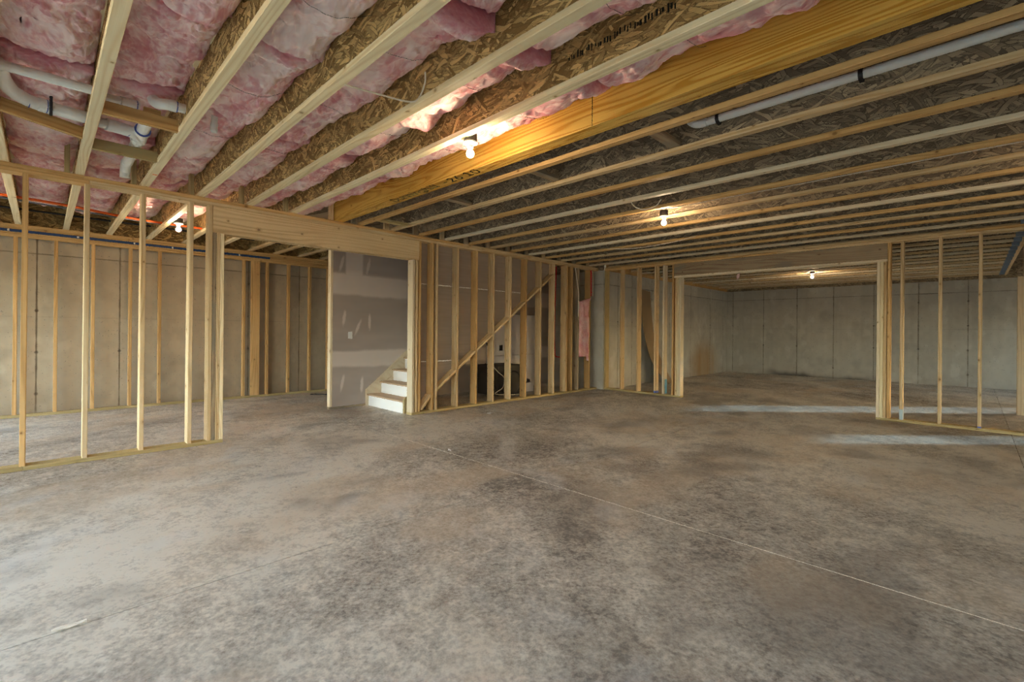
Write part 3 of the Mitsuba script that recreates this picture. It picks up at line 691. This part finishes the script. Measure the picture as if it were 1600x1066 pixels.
# services in the left-hand room
tag(put('orange_pipe', tube(curve([(-1.2, 7.85, 2.80), (-0.3, 7.95, 2.80), (0.25, 8.05, 2.80), (0.87, 8.30, 2.80), (1.6, 8.35, 2.80), (2.15, 8.30, 2.80)]), 0.016, 12), 'orange_tube', True), 'orange pipe running below the batts of the left room', 'pipe')
tag(put('grey_cable', tube(curve([(-1.2, 8.02, 2.80), (0.0, 8.14, 2.79), (0.9, 8.42, 2.80), (2.15, 8.45, 2.80)]), 0.008, 8), 'steel', True), 'thin grey cable beside the orange pipe in the left room', 'cable')
tag(put('black_pipe', tube(curve([(-1.85, 9.30, 2.90), (0.0, 9.31, 2.90), (2.6, 9.32, 2.90), (4.1, 9.33, 2.90)]), 0.014, 10), 'black_plastic', True), 'black pipe along the top of the back wall of the left room', 'pipe')

# ------------------------------------------------------------------ cables
tag(put('white_cable', tube(curve([(1.24, 2.63, H - 0.004), (1.45, 2.60, H + 0.006), (1.62, 2.56, H + 0.01), (1.675, 2.52, H + 0.03), (1.685, 2.46, H + 0.11), (1.66, 2.42, H + 0.16)]), 0.0055, 10), 'white_cable', True), 'white cable stretched across an insulated bay between two joists', 'cable')
tag(put('looped_cable', tube(curve([(4.60, 2.72, H + 0.02), (4.66, 2.70, H - 0.035), (4.72, 2.62, H - 0.07), (4.76, 2.50, H - 0.045), (4.77, 2.44, H + 0.02)]), 0.0055, 10), 'white_cable', True), 'short pale cable loop hanging left of the ceiling centre bulb', 'cable')
tag(put('joist_cable', tube(curve([(5.29, 2.66, H + 0.06), (5.22, 2.4, H + 0.025), (5.18, 2.0, H + 0.02), (5.20, 1.2, H + 0.022), (5.17, 0.4, H + 0.018), (5.18, -0.6, H + 0.02), (5.18, -2.0, H + 0.02)]), 0.0055, 10), 'white_cable', True), 'long white cable running right from the ceiling centre bulb', 'cable')
tag(put('slack_cable', tube(curve([(6.95, 4.55, H + 0.02), (6.93, 4.2, H - 0.03), (6.93, 3.8, H - 0.045), (6.94, 3.3, H - 0.02), (6.95, 3.0, H + 0.02)]), 0.006, 10), 'white_cable', True), 'slack white cable under the joists left of the far room opening', 'cable')
tag(put('red_pipe', tube(curve([(7.50, 6.15, H + 0.1), (7.50, 6.16, 2.4), (7.485, 6.17, 1.6), (7.49, 6.17, 0.95), (7.50, 6.16, 0.79), (7.56, 6.155, 0.755), (7.9, 6.155, 0.75), (8.47, 6.155, 0.735)]), 0.011, 12), 'red_tube', True), 'red plastic water pipe bent along the stud wall right of the stairs', 'pipe')
tag(put('red_riser', tube(curve([(8.50, 5.985, H - 0.09), (8.50, 5.98, 2.3), (8.505, 5.985, 2.07)]), 0.013, 12), 'red_tube', True), 'short red pipe on the last stud above the pink drape', 'pipe')
tag(put('arched_cable', tube(curve([(8.62, 6.02, 2.08), (8.63, 6.02, 2.40), (8.63, 6.03, 2.58), (8.60, 6.05, 2.70)]), 0.010, 10), 'white_cable', True), 'pale cable hanging right of the last stud above the pink drape', 'cable')
tag(put('stud_cable', tube(curve([(7.98, 6.03, 2.66), (8.02, 6.02, 2.45), (8.05, 6.0, 2.2), (8.06, 5.99, 2.05), (8.055, 5.99, 1.6)]), 0.012, 10), 'white_cable', True), 'pale cable bundle hanging beside the weathered stud', 'cable')
tag(put('floor_cord', tube(curve([(3.70, 9.20, 0.012), (3.84, 9.12, 0.012), (3.93, 8.95, 0.012), (3.93, 8.80, 0.05), (3.90, 8.70, 0.22), (3.90, 8.66, 0.45), (3.95, 8.64, 0.6)]), 0.010, 10), 'black_plastic', True), 'black cord lying behind the end of the wallboarded wall', 'cord')

# ------------------------------------------------------------------ the pink drape of insulation by the corner
def drape():
    n, m = 26, 60
    V, Fc = [], []
    for side in (0, 1):
        for j in range(m):
            t = j / (m - 1)
            z = 2.02 - 1.27 * t
            xl, xr = 8.095 - 0.02 * math.sin(9 * t), 8.475 + 0.012 * math.sin(14 * t)
            zt = 0.0
            for i in range(n):
                s = i / (n - 1)
                x = xl + (xr - xl) * s
                zz = z + (0.12 * s - 0.10) * max(0, 1 - t * 5) + (-0.10 if s > 0.86 else 0) * max(0, t - 0.8) * 5
                f = meshkit.fbm(np.array([x * 14, zz * 7, 3.0]), 3, 4) - 0.5
                y = 5.985 + 0.05 * f + 0.03 * (abs(2 * s - 1) ** 4) if side == 0 else 6.05
                if t < 0.06: x += 0.09 * s * (1 - t / 0.06)
                V.append((x, y, zz))
    for side in (0, 1):
        o = side * n * m
        for j in range(m - 1):
            for i in range(n - 1):
                a, b, c, d = o + j * n + i, o + j * n + i + 1, o + (j + 1) * n + i + 1, o + (j + 1) * n + i
                Fc += [(a, d, c), (a, c, b)] if side == 0 else [(a, c, d), (a, b, c)]
    idx = np.arange(n * m).reshape(m, n)
    rg = np.concatenate([idx[0, :], idx[1:, -1], idx[-1, -2::-1], idx[-2:0:-1, 0]])
    for a, b in zip(rg, np.roll(rg, -1)):
        Fc += [(a, b, b + n * m), (a, b + n * m, a + n * m)]
    return trimesh.Trimesh(np.array(V), np.array(Fc), process=False)
tag(put('insulation_drape', drape(), 'wool', True), 'strip of pink insulation draped upright between the last two studs by the corner', 'insulation')

# ------------------------------------------------------------------ things under the stairs
tag(put('drywall_sheet', box(6.6, 8.3, YD - 0.05, YD - 0.030, 0.03, 0.745, 0.002), 'white_board'), 'lower white panel standing behind the studs under the stairs', 'panel')
tag(put('drywall_sheet', box(6.6, 8.3, YD - 0.048, YD - 0.028, 0.755, 1.65, 0.002), 'white_board'), 'upper white panel standing behind the studs under the stairs', 'panel')
tag(put('outlet_box', box(6.95, 7.03, YD - 0.075, YD - 0.049, 0.86, 0.98, 0.003), 'black_plastic'), 'small black outlet box on the white panel under the stairs', 'outlet')
k = thing('equipment_tank', 'dark grey tank unit standing under the stairs behind the studs', 'tank')
put(k + '__cabinet', box(6.30, 6.98, 6.62, 7.22, 0.002, 0.60, 0.012), 'grey_box')
put(k + '__drum', tube([(6.55, 6.61, 0.27), (6.55, 6.44, 0.27)], 0.24, 32), 'grey_box', 30)
tag(put('cord_coil', tube(curve([(6.52 + 0.2 * math.cos(a) + 0.01 * math.sin(3 * a), 6.405 + 0.012 * math.sin(2 * a), 0.28 + 0.22 * math.sin(a)) for a in np.linspace(0.4, 12.9, 34)], 5), 0.010, 8), 'black_plastic', True), 'coil of black cord hung on the dark tank under the stairs', 'cord')
tag(put('hanging_cord', tube(curve([(6.12, 6.75, 1.05), (6.16, 6.72, 0.85), (6.14, 6.68, 0.68), (6.05, 6.62, 0.60), (6.02, 6.50, 0.35), (6.12, 6.4, 0.10)]), 0.012, 8), 'black_plastic', True), 'black cord hanging down left of the dark tank', 'cord')
tag(put('extension_cord', tube(curve([(6.0, 6.42, 0.60), (6.10, 6.40, 0.50), (6.24, 6.38, 0.38), (6.2, 6.38, 0.2), (6.02, 6.40, 0.10), (6.3, 6.36, 0.06), (6.7, 6.38, 0.03), (6.9, 6.4, 0.02)]), 0.008, 8), 'white_cable', True), 'tangled white cord in front of the dark tank', 'cord')
k = put('cinder_block', box(7.05, 7.45, 6.72, 6.92, 0.002, 0.19, 0.006), 'white_board')
tag(k, 'pale concrete block lying on the floor under the stairs', 'block')
put(k + '__core', box(7.10, 7.22, 6.718, 6.72, 0.04, 0.15, 0.0005), 'ink')
tag(put('flat_tray', box(7.06, 7.28, 6.74, 6.90, 0.192, 0.215, 0.002), 'black_plastic'), 'flat black tray on the pale concrete block', 'tray')
tag(put('carton', box(7.03, 7.25, 6.73, 6.90, 0.216, 0.42, 0.004), 'white_board'), 'small white carton stacked above the pale concrete block', 'carton')
tag(put('black_pump', lathe([(0, 0), (0.06, 0), (0.065, 0.02), (0.06, 0.06), (0.03, 0.075), (0, 0.078)], (7.36, 6.82, 0.191), 24), 'black_plastic', 30), 'small round black fitting on the right end of the concrete block', 'fitting')

# ------------------------------------------------------------------ bowed board leaning in the corner beyond wall B
def bowed():
    L = curve([(10.42, 5.82, 2.34), (10.36, 5.76, 1.58), (10.44, 5.66, 0.88), (10.63, 5.55, 0.41), (10.80, 5.40, 0.13), (10.95, 5.34, 0.004)], 8)
    Q = curve([(10.86, 5.83, 2.31), (10.92, 5.80, 1.58), (11.12, 5.76, 0.88), (11.40, 5.70, 0.41), (11.62, 5.66, 0.13), (11.75, 5.64, 0.004)], 8)
    n, m = len(L), 9
    V, Fc = [], []
    for o in (0.0, 0.012):
        for i in range(n):
            for j in range(m):
                V.append(L[i] + (Q[i] - L[i]) * j / (m - 1) + np.array([0.0, o, 0.0]))
    N = n * m
    for i in range(n - 1):
        for j in range(m - 1):
            a, b, c, d = i * m + j, i * m + j + 1, (i + 1) * m + j + 1, (i + 1) * m + j
            Fc += [(a, d, c), (a, c, b), (a + N, c + N, d + N), (a + N, b + N, c + N)]
    idx = np.arange(N).reshape(n, m)
    rg = np.concatenate([idx[0, :], idx[1:, -1], idx[-1, -2::-1], idx[-2:0:-1, 0]])
    for a, b in zip(rg, np.roll(rg, -1)):
        Fc += [(a, b, b + N), (a, b + N, a + N)]
    return trimesh.Trimesh(np.array(V), np.array(Fc), process=False)
scene['mat_brown_board'] = look((0.27, 0.195, 0.12), 0.7, 0.2)
tag(put('leaning_board', bowed(), 'brown_board', 40), 'bowed brown board leaning on the concrete behind the right-hand studs', 'board')
scene['mat_pale_edge'] = look((0.55, 0.5, 0.42), 0.7)

# ------------------------------------------------------------------ litter on the floor
def scrap(x, y, w, d, seed, rot):
    n = 7
    u, v = np.meshgrid(np.linspace(-1, 1, n), np.linspace(-1, 1, n))
    q = np.stack([u * 2, v * 2, np.full_like(u, seed)], -1)
    z = 0.004 + 0.02 * meshkit.fbm(q, 2, seed)
    X, Y = u * w / 2, v * d / 2
    c, s = math.cos(rot), math.sin(rot)
    top = np.stack([x + X * c - Y * s, y + X * s + Y * c, z], -1).reshape(-1, 3)
    V = np.vstack([top, top - [0, 0, 0.003]])
    idx = np.arange(n * n).reshape(n, n)
    a, b, cc, d2 = idx[:-1, :-1].ravel(), idx[:-1, 1:].ravel(), idx[1:, 1:].ravel(), idx[1:, :-1].ravel()
    Fc = np.vstack([np.stack([a, b, cc], 1), np.stack([a, cc, d2], 1), np.stack([a, cc, b], 1) + n * n, np.stack([a, d2, cc], 1) + n * n])
    rg = np.concatenate([idx[0, :], idx[1:, -1], idx[-1, -2::-1], idx[-2:0:-1, 0]])
    e = [(p, p + n * n, q_) for p, q_ in zip(rg, np.roll(rg, -1))] + [(q_, p + n * n, q_ + n * n) for p, q_ in zip(rg, np.roll(rg, -1))]
    return trimesh.Trimesh(V, np.vstack([Fc, e]), process=False)
tag(put('paper_scrap', scrap(4.88, 5.30, 0.10, 0.05, 3, 0.4), 'white_paint', True), 'white scrap of paper on the floor in front of the sloped wall studs', 'litter')
tag(put('paper_scrap', scrap(3.06, 3.95, 0.045, 0.03, 5, 1.0), 'white_board', True), 'tiny pale scrap on the pale floor joint', 'litter')
tag(put('sealant_blob', scrap(0.09, 2.725, 0.11, 0.02, 8, 0.0), 'sealant', True), 'pale blob of sealant on the floor joint at lower left', 'litter')
tag(put('pink_tuft', scrap(0, 0, 0.16, 0.09, 11, 0.5).apply_transform(np.array([[1, 0, 0, XB + 0.12], [0, 0, 1, 3.05], [0, 1, 0, 2.33], [0, 0, 0, 1.0]])), 'wool', True), 'pink tuft of insulation hanging under the weathered header', 'insulation')
